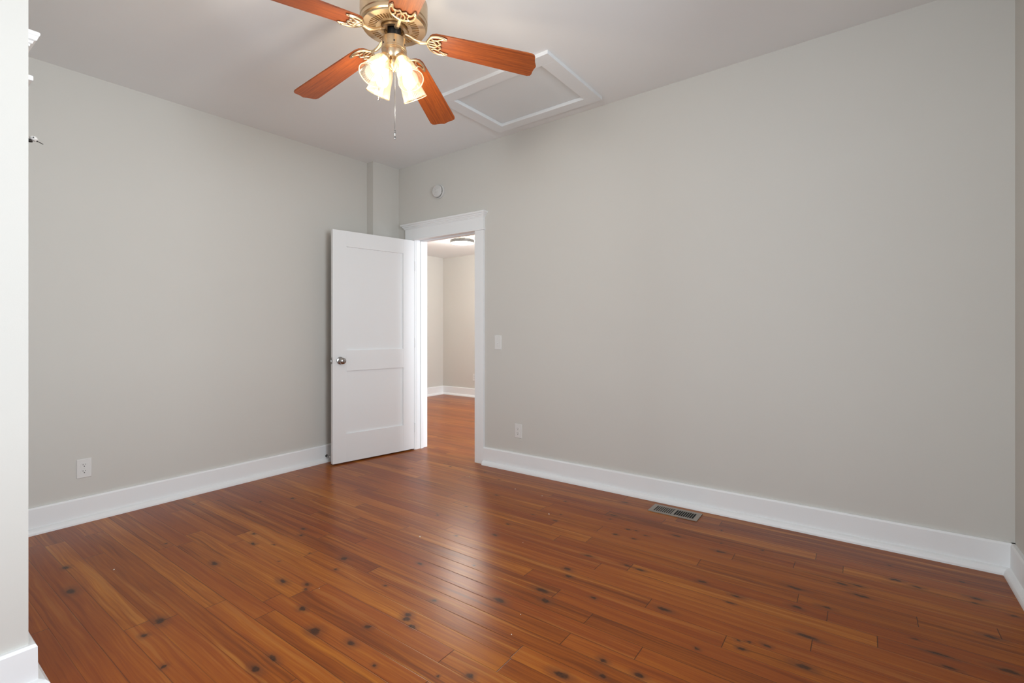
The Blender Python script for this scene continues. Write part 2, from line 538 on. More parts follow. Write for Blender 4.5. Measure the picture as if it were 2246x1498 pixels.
# right wall with its window opening (outside the frame)
WY0, WY1, WZ0, WZ1 = -0.25, 1.55, 0.70, 2.30
mb = MB()
mb.box((XE, YN - 0.1, 0), (XE + 0.15, WY0, HW)); mb.box((XE, WY1, 0), (XE + 0.15, YR + 0.01, HW))
mb.box((XE, WY0, 0), (XE + 0.15, WY1, WZ0)); mb.box((XE, WY0, WZ1), (XE + 0.15, WY1, HW))
struct(mb.obj('wall_right', M_WALL, weld=True), 'warm grey painted right wall')
FX0, FX1 = -1.30, 0.30
mb = MB()
mb.box((PX - 0.1, YN - 0.15, 0), (FX0, YN, HW)); mb.box((FX1, YN - 0.15, 0), (XE + 0.05, YN, HW))
mb.box((FX0, YN - 0.15, 0), (FX1, YN, WZ0)); mb.box((FX0, YN - 0.15, WZ1), (FX1, YN, HW))
struct(mb.obj('wall_front', M_WALL, weld=True))
mb = MB(); mb.box((PX - 0.12, YN - 0.1, 0), (PX, PY, HW)); mb.box((XL - 0.1, PY - 0.12, 0), (PX - 0.119, PY, HW))
struct(mb.obj('wall_near_left', M_WALL, weld=True), 'bright near wall end at the left edge')


def window(name, M, wd, hd):
    """casing, sill and sash round an opening; local x along the wall, y into the room"""
    o = bpy.data.objects.new(name, None); C.objects.link(o); o.matrix_basis = M; struct(o)
    m = MB()
    m.box((-wd / 2 - 0.09, 0, -0.02), (-wd / 2, 0.02, hd + 0.02)); m.box((wd / 2, 0, -0.02), (wd / 2 + 0.09, 0.02, hd + 0.02))
    m.box((-wd / 2 - 0.10, 0, hd), (wd / 2 + 0.10, 0.025, hd + 0.12)); m.box((-wd / 2 - 0.12, 0, -0.035), (wd / 2 + 0.12, 0.06, 0.0))
    m.obj('window_casing', M_TRIM, o)
    m = MB()
    for a in (-wd / 2, wd / 2 - 0.04): m.box((a, -0.11, 0), (a + 0.04, -0.07, hd))
    for z in (0, hd / 2 - 0.02, hd - 0.04): m.box((-wd / 2, -0.11, z), (wd / 2, -0.07, z + 0.04))
    m.obj('window_sash', M_TRIM, o)


window('window_1', frame((XE, (WY0 + WY1) / 2, WZ0), (0, -1, 0)) @ Matrix.Rotation(PI, 4, 'Z'), WY1 - WY0, WZ1 - WZ0)
window('window_2', frame(((FX0 + FX1) / 2, YN, WZ0), (1, 0, 0)), FX1 - FX0, WZ1 - WZ0)

# far room
mb = MB(); mb.box((FX - 0.15, YF, 0), (FX, FY + 0.15, HW)); struct(mb.obj('wall_far_left', M_WALL), 'far room side wall seen through the doorway')
mb = MB(); mb.box((FX - 0.1, FY, 0), (0.2, FY + 0.15, HW)); struct(mb.obj('wall_far_rear', M_WALL), 'far room rear wall seen through the doorway')
mb = MB()
mb.box((-0.2, YF, 0), (-0.05, 3.65, HW)); mb.box((-0.2, 4.75, 0), (-0.05, FY + 0.1, HW)); mb.box((-0.2, 3.65, 0), (-0.05, 4.75, 0.7)); mb.box((-0.2, 3.65, 2.2), (-0.05, 4.75, HW))
struct(mb.obj('wall_far_right', M_WALL, weld=True))
mb = MB(); mb.box((FX - 0.1, YF - 0.01, 2.462), (0.1, FY + 0.1, 2.55)); struct(mb.obj('ceiling_far_room', M_CEIL), 'lower ceiling of the far room')

# baseboards
BASE = [(0, 0), (0.048, 0), (0.047, 0.010), (0.043, 0.020), (0.035, 0.029), (0.020, 0.034), (0.019, 0.140), (0.014, TB), (0, TB)]


def baseboard(name, runs, label=None):
    m = MB()
    for a, b, out in runs: m.sweep(BASE, a, b, out)
    o = m.obj(name, M_TRIM)
    struct(o, label)


baseboard('baseboard_left', [((XL, PY, 0), (XL, YC, 0), (1, 0, 0)), ((XL, YC, 0), (XB + 0.019, YC, 0), (0, -1, 0)), ((XB, YC - 0.02, 0), (XB, YR, 0), (1, 0, 0))], 'tall white baseboard along the left wall')
baseboard('baseboard_rear', [((OR + 0.098, YR, 0), (XE, YR, 0), (0, -1, 0))], 'tall white baseboard along the doorway wall')
baseboard('baseboard_right', [((XE, YN, 0), (XE, YR, 0), (-1, 0, 0))], 'white baseboard on the right wall')
baseboard('baseboard_front', [((PX, YN, 0), (XE, YN, 0), (0, 1, 0))])


def corner_base(name, label):
    # run along +X face, mitred round the outer corner, then back along the +Y face to the casing
    m = MB()
    n = len(BASE)
    A = [(PX + o, YN, h) for o, h in BASE]; Bc = [(PX + o, PY + o, h) for o, h in BASE]; Cc = [(-2.345, PY + o, h) for o, h in BASE]
    vs = A + Bc + Cc
    fs = [tuple(range(n)), tuple(range(3 * n - 1, 2 * n - 1, -1))]
    for k in (0, n):
        fs += [(k + i, k + n + i, k + n + (i + 1) % n, k + (i + 1) % n) for i in range(n)]
    m.add(vs, fs)
    struct(m.obj(name, M_TRIM), label)


corner_base('baseboard_near_left', 'white baseboard wrapping the near wall end')
baseboard('baseboard_far_left', [((FX, YF, 0), (FX, FY, 0), (1, 0, 0))])
baseboard('baseboard_far_rear', [((FX, FY, 0), (-0.2, FY, 0), (0, -1, 0))], 'white baseboard in the far room')
# fine caulk line joint strip under shoe is left to the profile


def header(m, x0, x1, zb, zt, yw, s, ck=1.0, be=0.0):
    """door head: bead, fascia, stepped crown. s=+1 faces +Y, -1 faces -Y"""
    def bx(ex, o, z0, z1, bev=0.0):
        m.box((x0 - ex, yw, z0), (x1 + ex, yw + s * o, z1), bev=bev)
    bx(0.010 + be, 0.030 + be, zb - 0.006, zb + 0.012, 0.004)
    bx(0.0, 0.021, zb + 0.012, zt - 0.042)
    # crown: mitred loft of the stepped cove profile
    prof = [(0.0, zt - 0.050), (0.006, zt - 0.050), (0.007, zt - 0.043), (0.012, zt - 0.040), (0.014, zt - 0.033), (0.021, zt - 0.029), (0.024, zt - 0.020),
            (0.031 * ck, zt - 0.0165), (0.034 * ck, zt - 0.013), (0.036 * ck, zt - 0.008), (0.035 * ck, zt - 0.002), (0.032 * ck, zt)]
    vs = []; fs = []
    for ex, z in prof:
        y = yw + s * (0.021 + ex)
        vs += [(x0 - ex, yw, z), (x0 - ex, y, z), (x1 + ex, y, z), (x1 + ex, yw, z)]
    for k in range(len(prof) - 1):
        for q in range(3): fs.append((4 * k + q, 4 * k + q + 1, 4 * k + 5 + q, 4 * k + 4 + q))
    n = len(vs); fs += [(0, 1, 2, 3), (n - 4, n - 3, n - 2, n - 1)]
    m.add(vs, fs)


# casing of the doorway
tr = bpy.data.objects.new('trim_1', None); C.objects.link(tr); struct(tr, 'white door casing with a crowned head around the doorway')
m = MB(); header(m, OL - 0.135, OR + 0.098, OH, 2.207, YR, -1); m.obj('head_casing', M_TRIM, tr)
m = MB(); m.box((OR - 0.001, YR - 0.020, 0), (OR + 0.098, YR + 0.001, OH - 0.006), bev=0.002); m.obj('side_casing', M_TRIM, tr)
m = MB(); m.box((OL - 0.128, YR - 0.020, 0.001), (OL - 0.003, YR + 0.001, OH - 0.006), bev=0.002); m.obj('side_casing', M_TRIM, tr)
m = MB()
m.box((OL - 0.021, YR - 0.001, 0), (OL, YF + 0.001, OH)); m.box((OL, YR + 0.050, 0), (OL + 0.011, YR + 0.085, OH - 0.011))
m.obj('door_jamb', M_TRIM, tr)
m = MB()
m.box((OR, YR - 0.001, 0), (OR + 0.021, YF + 0.001, OH)); m.box((OR - 0.011, YR + 0.050, 0), (OR, YR + 0.085, OH - 0.011))
m.obj('door_jamb', M_TRIM, tr)
m = MB()
m.box((OL - 0.021, YR - 0.001, OH), (OR + 0.021, YF + 0.001, OH + 0.021)); m.box((OL, YR + 0.050, OH - 0.011), (OR, YR + 0.085, OH + 0.001))
m.obj('head_jamb', M_TRIM, tr)
# far-side casing of the doorway
m = MB(); m.box((OR, YF, 0), (OR + 0.1, YF + 0.02, OH + 0.1)); m.box((OL - 0.1, YF, 0), (OL - 0.02, YF + 0.02, OH + 0.1)); m.box((OL - 0.1, YF, OH + 0.02), (OR + 0.1, YF + 0.02, OH + 0.12))
m.obj('far_side_casing', M_TRIM, tr)

# the closet-side casing on the back of the near wall: only its crowned head peeps out
tr2 = bpy.data.objects.new('trim_2', None); C.objects.link(tr2); struct(tr2, 'white crowned door head peeping past the near wall end')
m = MB(); header(m, -3.32, -2.357, OH, 2.215, PY, 1, 0.80, 0.005); m.obj('head_casing', M_TRIM, tr2)
m = MB(); m.box((-2.456, PY, 0), (-2.357, PY + 0.02, OH - 0.006), bev=0.002); m.obj('side_casing', M_TRIM, tr2)
m = MB(); m.box((-3.32, PY, 0), (-3.221, PY + 0.02, OH - 0.006), bev=0.002); m.obj('side_casing', M_TRIM, tr2)
m = MB(); m.box((-3.221, PY, 0.01), (-2.456, PY + 0.008, OH - 0.006)); struct(m.obj('door_2', M_DOOR), 'white closet door behind the near wall')

# ------------------------------------------------------------------ the open door
A = Vector((-3.692, 2.485, 0)); B = Vector((-3.541, 3.283, 0))
dirx = (A - B).normalized()                 # hinge to latch
DM = frame((B.x, B.y, 0.012), dirx)         # local x hinge->latch, local y = z x x
LW, LH, LT = 0.812, 2.027, 0.035
# room-facing face must be at local y = 0 ; find which side the room (+X) is
side = 1 if (DM.to_3x3() @ Vector((0, 1, 0))).x < 0 else -1    # body extends to the -X side
dr = bpy.data.objects.new('door_1', None); C.objects.link(dr); dr.matrix_basis = DM
struct(dr, 'white two-panel door standing open against the left wall')
m = MB()
ST = 0.125
rails = [(0, 0.245), (0.798, 0.978), (1.890, LH)]
y0, y1 = 0.0, side * LT
yr0, yr1 = side * 0.013, side * (LT - 0.013)
m.box((0, y0, 0), (0.120, y1, LH), bev=0.0015); m.box((LW - ST, y0, 0), (LW, y1, LH), bev=0.0015)
for a, b in rails: m.box((0.120, y0, a), (LW - ST, y1, b), bev=0.0012)
m.box((0.11, yr0, 0.2), (LW - ST + 0.01, yr1, 1.95))
m.obj('door_leaf', M_DOOR, dr)
kx, kz = LW - 0.067, 0.891


def knob(face):
    d = -side * face
    Mk = Matrix.Translation((kx, 0 if face > 0 else side * LT, kz)) @ Matrix.Rotation(-PI / 2 * d, 4, 'X')
    m = MB()
    m.lathe([(0.0335, 0), (0.0335, 0.003), (0.031, 0.007), (0.020, 0.010), (0.012, 0.012), (0.0115, 0.028), (0.016, 0.034), (0.0255, 0.042), (0.0285, 0.051), (0.0275, 0.060), (0.021, 0.067), (0.010, 0.070), (0.0, 0.0705)], 32, Mk)
    m.obj('door_knob', M_NICKEL, dr, smooth=True)


knob(1); knob(-1)
m = MB(); m.box((LW - 0.0005, side * 0.006, kz - 0.028), (LW + 0.0012, side * 0.029, kz + 0.028)); m.box((LW, side * 0.011, kz - 0.010), (LW + 0.010, side * 0.024, kz + 0.010), bev=0.002)
m.obj('latch_plate', M_NICKEL, dr)
for hz in (0.205, 1.03, 1.78):
    m = MB(); m.tube([(-0.006, -side * 0.004, hz - 0.045), (-0.006, -side * 0.004, hz + 0.045)], 0.0045, 10); m.box((-0.004, side * 0.001, hz - 0.044), (-0.0005, side * 0.030, hz + 0.044))
    m.obj('hinge', M_TRIM, dr, smooth=True)

# door stop on the left baseboard
ds = thing('door_stop', 'small metal spring door stop on the left baseboard behind the open door', 'door stop', (XL + 0.019, 2.535, 0.052))
m = MB(); m.lathe([(0.012, 0), (0.012, 0.004), (0.006, 0.006), (0.0, 0.006)], 16, Matrix.Rotation(PI / 2, 4, 'Y')); m.obj('mounting_plate', M_DARK, ds, smooth=True)
m = MB(); pts = [(0.005 + 0.045 * t / 80, 0.0055 * math.cos(t * 0.75), 0.0055 * math.sin(t * 0.75)) for t in range(81)]
m.tube(pts, 0.0013, 6); m.obj('spring', M_NICKEL, ds, smooth=True)
m = MB(); m.lathe([(0.007, 0), (0.0075, 0.006), (0.006, 0.013), (0.0, 0.0135)], 16, Matrix.Translation((0.050, 0, 0)) @ Matrix.Rotation(PI / 2, 4, 'Y')); m.obj('rubber_tip', M_PLASTIC, ds, smooth=True)


# ------------------------------------------------------------------ wall plates
def rrect(cx, cy, w_, h_, r, n=5):
    p = []
    for (sx, sy, a0) in ((1, 1, 0), (-1, 1, 90), (-1, -1, 180), (1, -1, 270)):
        for k in range(n + 1):
            a = math.radians(a0 + 90 * k / n)
            p.append((cx + sx * (w_ / 2 - r) + r * math.cos(a), cy + sy * (h_ / 2 - r) + r * math.sin(a)))
    return p


def plate_frame(p, out):
    """local x along the wall, local y up, local z out of the wall"""
    z = Vector(out); y = Vector((0, 0, 1)); x = y.cross(z)
    return Matrix(((x.x, y.x, z.x, p[0]), (x.y, y.y, z.y, p[1]), (x.z, y.z, z.z, p[2]), (0, 0, 0, 1)))


def cover(w_, h_):
    m = MB()
    a = rrect(0, 0, w_, h_, 0.003); b = rrect(0, 0, w_ - 0.006, h_ - 0.006, 0.003); n = len(a)
    vs = [(x, y, 0) for x, y in a] + [(x, y, 0.0035) for x, y in a] + [(x, y, 0.0062) for x, y in b]
    fs = [tuple(range(n - 1, -1, -1)), tuple(range(2 * n, 3 * n))]
    for k in (0, n): fs += [(k + i, k + (i + 1) % n, k + n + (i + 1) % n, k + n + i) for i in range(n)]
    return m.add(vs, fs)


def outlet(p, out, label):
    t = thing('wall_outlet', label, 'outlet', M=plate_frame(p, out), group='white duplex outlets')
    cover(0.072, 0.116).obj('cover_plate', M_PLASTIC, t)
    for s_ in (1, -1):
        m = MB(); pr = []
        for k in range(40):
            a = 2 * PI * k / 40; x, y = 0.0172 * math.cos(a), 0.0172 * math.sin(a)
            pr.append((x, max(-0.0135, min(0.0135, y)) + s_ * 0.0195))
        m.prism(pr, 0.005, 0.0078); rc = m.obj('receptacle', M_PLASTIC, t)
        m = MB(); cy = s_ * 0.0195
        m.box((-0.0075, cy + 0.0005, 0.0076), (-0.0052, cy + 0.0085, 0.0081)); m.box((0.0052, cy + 0.0015, 0.0076), (0.0072, cy + 0.0078, 0.0081))
        m.prism([(0.0028 * math.cos(2 * PI * k / 14), cy - 0.0068 + 0.0028 * math.sin(2 * PI * k / 14)) for k in range(14)], 0.0076, 0.0082)
        m.obj('socket_slots', M_SLOT, rc)
    m = MB(); m.lathe([(0.0028, 0.006), (0.0028, 0.0072), (0.0, 0.0074)], 12); m.obj('screw', M_PLASTIC2, t)
    return t


outlet((XL, 0.8825, 0.324), (1, 0, 0), 'duplex outlet low on the left wall near the wall end')
outlet((-2.316, YR, 0.331), (0, -1, 0), 'duplex outlet low on the rear wall below the light switch')
outlet((-5.425, FY, 0.341), (0, -1, 0), 'tiny duplex outlet in the far room, half hidden by the door casing')

t = thing('light_switch', 'white single toggle switch plate on the rear wall right of the doorway', 'switch', M=plate_frame((-2.527, YR, 1.063), (0, -1, 0)))
cover(0.072, 0.122).obj('cover_plate', M_PLASTIC, t)
m = MB(); m.box((-0.0052, -0.012, 0.005), (0.0052, 0.012, 0.0072)); m.box((-0.0042, -0.007, 0.006), (0.0042, 0.001, 0.017), Matrix.Rotation(0.35, 4, 'X'), bev=0.0012)
m.obj('toggle', M_PLASTIC, t)
for s_ in (1, -1):
    m = MB(); m.lathe([(0.003, 0.006), (0.003, 0.0073), (0.0, 0.0076)], 12, Matrix.Translation((0, s_ * 0.030, 0))); m.obj('screw', M_PLASTIC2, t)

# smoke detector
t = thing('smoke_detector', 'round white smoke detector high on the rear wall above the doorway', 'smoke detector', M=plate_frame((-3.222, YR, 2.468), (0, -1, 0)))
m = MB(); m.lathe([(0.066, 0), (0.067, 0.006), (0.066, 0.014), (0.062, 0.016), (0.0, 0.016)], 48); m.obj('base', M_PLASTIC2, t, smooth=True)
m = MB(); m.lathe([(0.0, 0.0158), (0.056, 0.0158), (0.058, 0.018), (0.058, 0.034), (0.054, 0.040), (0.047, 0.0425), (0.044, 0.041), (0.041, 0.0425), (0.020, 0.0445), (0.0, 0.0445)], 48)
cov = m.obj('cover', M_PLASTIC2, t, smooth=True)
m = MB()
for k in range(26):
    a = 2 * PI * k / 26
    m.box((0.0565, -0.0042, 0.021), (0.0588, 0.0042, 0.029), Matrix.Rotation(a, 4, 'Z'))
m.obj('vent_slots', M_DARK, cov)
m = MB(); m.lathe([(0.0075, 0.044), (0.0075, 0.0465), (0.0, 0.0472)], 20, Matrix.Translation((0.012, 0.004, 0))); m.obj('test_button', M_PLASTIC, cov, smooth=True)
m = MB(); m.lathe([(0.0028, 0.044), (0.0, 0.0462)], 12, Matrix.Translation((-0.004, 0.012, 0))); m.lathe([(0.0028, 0.044), (0.0, 0.0462)], 12, Matrix.Translation((-0.006, -0.012, 0))); m.obj('indicator_light', M_DARK, cov)

# ------------------------------------------------------------------ floor register
t = thing('floor_register', 'taupe metal floor register set in the boards by the rear baseboard', 'floor vent', (-0.973, 3.139, 0.0))
RW, RD = 0.306, 0.140
m = MB()
ix0, ix1, iy = -0.125, 0.125, 0.048
for a, b in (((-RW / 2, -RD / 2), (RW / 2, -iy)), ((-RW / 2, iy), (RW / 2, RD / 2)), ((-RW / 2, -iy), (ix0, iy)), ((ix1, -iy), (RW / 2, iy)), ((-0.008, -iy), (0.004, iy))):
    m.box((a[0], a[1], 0.0008), (b[0], b[1], 0.005))
m.obj('face_frame', M_VENT, t)
for x0_, x1_ in ((ix0, -0.008), (0.004, ix1)):
    n = 9; st = (x1_ - x0_) / n
    for k in range(1, n):
        x = x0_ + st * k
        m = MB(); m.box((x - 0.0016, -iy, 0.0036), (x + 0.0016, iy, 0.0048)); m.obj('fin', M_VENT, t)
m = MB(); m.box((ix0, -iy, 0.0004), (ix1, iy, 0.0009)); m.obj('duct_dark_sheet', M_BLACK, t)  # black sheet on the solid floor, painted-in shade for the duct depth
m = MB()
n = 9; st = (-0.008 - ix0) / n
for k in range(n):
    x = ix0 + st * k
    m.box((x + st * 0.42, -iy + 0.002, 0.0009), (x + st * 0.86, iy - 0.002, 0.0016))
m.obj('damper_blade', M_VENT, t)

# ------------------------------------------------------------------ attic hatch
hz = cz((HX0 + HX1) / 2, (HY0 + HY1) / 2)
t = thing('attic_hatch', 'white framed attic hatch in the ceiling beside the fan', 'attic hatch', ((HX0 + HX1) / 2, (HY0 + HY1) / 2, hz))
Hm = Matrix(((1, 0, 0, 0), (0, 1, 0, 0), (0.0208, 0.016, 1, 0), (0, 0, 0, 1)))
ox0, ox1, oy0, oy1 = -2.420, -1.497, 2.435, 3.175
cx_, cy_ = (HX0 + HX1) / 2, (HY0 + HY1) / 2
lx = lambda x: x - cx_
ly = lambda y: y - cy_


def hbox(a, b, name, mat):
    m = MB(); m.box(a, b, bev=0.0015 if mat is M_HATCH else 0)
    for v in m.bm.verts: v.co.z += 0.0208 * v.co.x + 0.016 * v.co.y
    return m.obj(name, mat, t)


TZ = -0.022
hbox((lx(ox0), ly(oy0), TZ), (lx(ox1), ly(HY0), 0.002), 'frame_board', M_HATCH)
hbox((lx(ox0), ly(HY1), TZ), (lx(ox1), ly(oy1), 0.002), 'frame_board', M_HATCH)
hbox((lx(ox0), ly(HY0), TZ), (lx(HX0), ly(HY1), 0.002), 'frame_board', M_HATCH)
hbox((lx(HX1), ly(HY0), TZ), (lx(ox1), ly(HY1), 0.002), 'frame_board', M_HATCH)
hbox((lx(HX0) + 0.003, ly(HY0) + 0.001, 0.001), (lx(HX1) - 0.001, ly(HY1) - 0.003, 0.012), 'hatch_panel', M_HATCHP)

# ------------------------------------------------------------------ ceiling fan
FCX, FCY = -1.726, 1.478
czf = cz(FCX, FCY)
fan = thing('ceiling_fan', 'ceiling fan with five reddish wooden blades, champagne metal motor and four lit glass shades', 'ceiling fan', (FCX, FCY, czf))


def zl(z): return z - czf


ZP = 2.545     # motor underside
m = MB(); m.lathe([(0.0, zl(2.700)), (0.020, zl(2.700)), (0.045, zl(2.715)), (0.066, zl(2.745)), (0.072, zl(2.785)), (0.072, zl(2.806)), (0.0, zl(2.806))], 48); m.obj('canopy', M_GOLD, fan, smooth=True)
m = MB(); m.lathe([(0.112, zl(ZP + 0.004)), (0.138, zl(ZP + 0.004)), (0.148, zl(ZP + 0.010)), (0.1495, zl(ZP + 0.018)), (0.147, zl(ZP + 0.026)), (0.150, zl(ZP + 0.030)), (0.150, zl(2.655)), (0.144, zl(2.668)), (0.120, zl(2.685)), (0.050, zl(2.700)), (0.0, zl(2.702))][0:], 72)
m.obj('motor_housing', M_GOLD, fan, smooth=True)
# vented plate
m = MB()


def ring(m, r0, r1, z0, z1, n=96):
    m.lathe([(r0, z0), (r1, z0), (r1, z1), (r0, z1)], n, close=True)


pz0, pz1 = zl(ZP - 0.002), zl(ZP + 0.004)
ring(m, 0.112, 0.140, pz0, pz1); ring(m, 0.066, 0.080, pz0, pz1)
NS = 48
for k in range(NS):
    m.box((0.078, -0.0026, pz0 + 0.0004), (0.114, 0.0026, pz1 - 0.0004), Matrix.Rotation(2 * PI * k / NS, 4, 'Z'))
m.obj('vented_plate', M_GOLD2, fan)
m = MB(); m.lathe([(0.0, zl(ZP + 0.005)), (0.113, zl(ZP + 0.005)), (0.113, zl(ZP + 0.010)), (0.0, zl(ZP + 0.010))], 48); m.obj('motor_core', M_BLACK, fan)
m = MB(); m.lathe([(0.030, zl(ZP + 0.006)), (0.030, zl(2.49)), (0.0, zl(2.49))], 32); m.obj('motor_shaft', M_DARK, fan, smooth=True)
m = MB(); ring(m, 0.045, 0.060, zl(ZP - 0.014), zl(ZP + 0.002)); m.obj('flywheel', M_GOLD, fan, smooth=True)
m = MB()
m.lathe([(0.0, zl(2.498)), (0.046, zl(2.498)), (0.053, zl(2.493)), (0.054, zl(2.452)), (0.0565, zl(2.449)), (0.0565, zl(2.442)), (0.053, zl(2.440)), (0.053, zl(2.436)), (0.050, zl(2.434)), (0.049, zl(2.408)), (0.042, zl(2.398)), (0.0, zl(2.396))], 64)
sw = m.obj('switch_housing', M_GOLD, fan, smooth=True)
for a in (20, 140, 260, 320):
    ca, sa = math.cos(math.radians(a)), math.sin(math.radians(a))
    m = MB(); m.lathe([(0.0035, 0), (0.0035, 0.002), (0, 0.0028)], 10, Matrix.Translation((0.0538 * ca, 0.0538 * sa, zl(2.462))) @ frame((0, 0, 0), (0, 0, 1), (ca, sa, 0)))
    m.obj('screw', M_DARK, sw)
m = MB(); m.lathe([(0.026, zl(2.398)), (0.028, zl(2.385)), (0.020, zl(2.366)), (0.010, zl(2.358)), (0.006, zl(2.350)), (0, zl(2.348))], 32); m.obj('light_kit_cap', M_GOLD2, fan, smooth=True)

# blades
ZH = 2.517; PH = 0.716; TX, TY, DRP = 0.030, -0.067, 0.136
PITCH = math.radians(9)


def blade_outline():
    top = [(0.158, 0.0), (0.159, 0.018), (0.164, 0.034), (0.176, 0.047), (0.195, 0.054), (0.25, 0.0565), (0.45, 0.0625), (0.60, 0.0665), (0.628, 0.0665), (0.642, 0.061), (0.6475, 0.050),
           (0.649, 0.034), (0.653, 0.018), (0.660, 0.0)]
    top = [(x, y * 1.10) for x, y in top]
    return top + [(x, -y) for x, y in top[-2:0:-1]]


def arc(pts, n=6):
    """Catmull-Rom through points"""
    P_ = [Vector(p) for p in pts]; out = []
    P_ = [P_[0] * 2 - P_[1]] + P_ + [P_[-1] * 2 - P_[-2]]
    for i in range(1, len(P_) - 2):
        for k in range(n):
            t_ = k / n
            a, b, c, d = P_[i - 1:i + 3]
            out.append(0.5 * ((2 * b) + (c - a) * t_ + (2 * a - 5 * b + 4 * c - d) * t_ ** 2 + (3 * b - a - 3 * c + d) * t_ ** 3))
    out.append(P_[-2])
    return out


def make_blade():
    m = MB(); m.prism(blade_outline(), 0.0, 0.0060)
    b = m.obj('blade', M_BLADE, fan)
    m = MB(); z = -0.0045
    for s_ in (1, -1):
        # outer curl hugging the blade root
        m.tube(arc([(0.150, 0, z), (0.158, 0.022 * s_, z), (0.172, 0.042 * s_, z), (0.195, 0.052 * s_, z), (0.222, 0.053 * s_, z), (0.243, 0.047 * s_, z)]), [0.0055] * 28 + [0.0045, 0.0042, 0.004], 10)
        m.tube(arc([(0.243, 0.047 * s_, z), (0.232, 0.044 * s_, z), (0.214, 0.040 * s_, z), (0.203, 0.030 * s_, z), (0.207, 0.020 * s_, z), (0.214, 0.013 * s_, z), (0.205, 0.004 * s_, z), (0.200, 0, z)]), 0.0042, 10)
        m.tube(arc([(0.156, 0.012 * s_, z), (0.170, 0.016 * s_, z), (0.186, 0.014 * s_, z), (0.200, 0.0, z)]), 0.0040, 10)
        m.tube(arc([(0.168, 0.036 * s_, z), (0.180, 0.026 * s_, z), (0.192, 0.028 * s_, z), (0.203, 0.030 * s_, z)]), 0.0036, 8)
        m.lathe([(0.0055, 0), (0.004, -0.003), (0, -0.0038)], 12, Matrix.Translation((0.226, 0.049 * s_, z - 0.0038)))
    m.tube(arc([(0.150, 0, z), (0.165, 0, z), (0.200, 0, z)]), 0.0036, 8)
    # arm from the flywheel out to the blade
    m.tube(arc([(0.052, 0, 0.010), (0.075, 0, 0.004), (0.098, 0, -0.006), (0.125, 0, -0.010), (0.150, 0, z)]), [0.0115] * 6 + [0.0100] * 13 + [0.0085] * 6, 12, flat=0.7)
    m.obj('blade_bracket', M_GOLD2, b, smooth=True)
    return b


bl0 = make_blade()
blades = [bl0]
for k in range(1, 5):
    c = bl0.copy(); C.objects.link(c); c.parent = fan
    for ch in bl0.children:
        d = ch.copy(); C.objects.link(d); d.parent = c
    blades.append(c)
for k, b in enumerate(blades):
    a = PH + k * math.radians(72)
    dr_ = DRP - (math.cos(a) * TX + math.sin(a) * TY) + (0.018, 0.006, 0.036, 0.006, 0.006)[k]
    b.matrix_basis = Matrix.Translation((0, 0, zl(ZH))) @ Matrix.Rotation(a, 4, 'Z') @ Matrix.Rotation(math.atan(dr_), 4, 'Y') @ Matrix.Rotation(-PITCH, 4, 'X')

# glass shades: beta is the bearing in the camera's frame
for k, (beta, rho, zr) in enumerate([(-40, 0.122, 2.268), (50, 0.122, 2.268), (140, 0.126, 2.285), (230, 0.122, 2.285)]):
    a = math.radians(beta) + TH
    nk = Vector((0.050 * math.cos(a), 0.050 * math.sin(a), zl(2.392))); rm = Vector((rho * math.cos(a), rho * math.sin(a), zl(zr)))
    ax = (rm - nk).normalized(); Ls = (rm - nk).length
    Ms = frame(nk, Vector((-math.sin(a), math.cos(a), 0)), ax)
    prof = [(0.0225, 0.0), (0.029, 0.010), (0.036, 0.028), (0.041, 0.050), (0.0445, 0.075), (0.0485, 0.098), (0.054, Ls - 0.008), (0.056, Ls)]
    m = MB(); m.shell(prof, 88, rib=0.010); m.shell([(r - 0.0022, z_) for r, z_ in prof], 88, rib=0.004)
    sh = m.obj('glass_shade', M_SHADE, fan, M=Ms, smooth=True)
    m = MB(); m.lathe([(0.0540, Ls - 0.0015), (0.0572, Ls - 0.0015), (0.0572, Ls + 0.0015), (0.0540, Ls + 0.0015)], 64, close=True); m.obj('glass_rim', M_RIM, sh, smooth=True)
    m = MB(); m.lathe([(0.0, -0.018), (0.012, -0.018), (0.022, -0.010), (0.024, 0.0), (0.024, 0.010), (0.0235, 0.010), (0.020, 0.002), (0.0, 0.002)], 32)
    m.tube([(0, 0, -0.016), (0, 0.0, -0.03)], 0.008, 12)
    m.obj('shade_holder', M_GOLD2, sh, smooth=True)
    m = MB(); m.lathe([(0.0, 0.002), (0.012, 0.002), (0.012, 0.020), (0.018, 0.036), (0.026, 0.055), (0.0285, 0.070), (0.025, 0.084), (0.015, 0.094), (0.0, 0.097)], 32)
    m.obj('light_bulb', M_BULB, sh, smooth=True)
    wp = Vector((FCX, FCY, czf)) + nk + ax * (Ls + 0.05)
    point('bulb_light', wp, 3.0, (1.0, 0.87, 0.71), 0.03)

# pull chains
def chain(x, y, z0, z1, name_fob, fob_len):
    m = MB()
    n = int((z0 - z1) / 0.0052)
    for k in range(n):
        zc = z0 - 0.0052 * (k + 0.5)
        m.lathe([(0.0, zc - 0.0021), (0.0018, zc - 0.001), (0.0018, zc + 0.001), (0.0, zc + 0.0021)], 6, Matrix.Translation((x, y, 0)))
    m.tube([(x, y, z0), (x, y, z1)], 0.0005, 4)
    c = m.obj('pull_chain', M_CHROME, fan)
    m = MB(); m.lathe([(0, 0), (0.0035, -0.003), (0.0028, -0.009), (0.0042, -0.014), (0.0042, -fob_len * 0.45), (0.0022, -fob_len * 0.55), (0.0036, -fob_len * 0.68), (0.0046, -fob_len * 0.86), (0.003, -fob_len), (0, -fob_len)], 14, Matrix.Translation((x, y, z1)))
    m.obj(name_fob, M_CHROME, c, smooth=True)


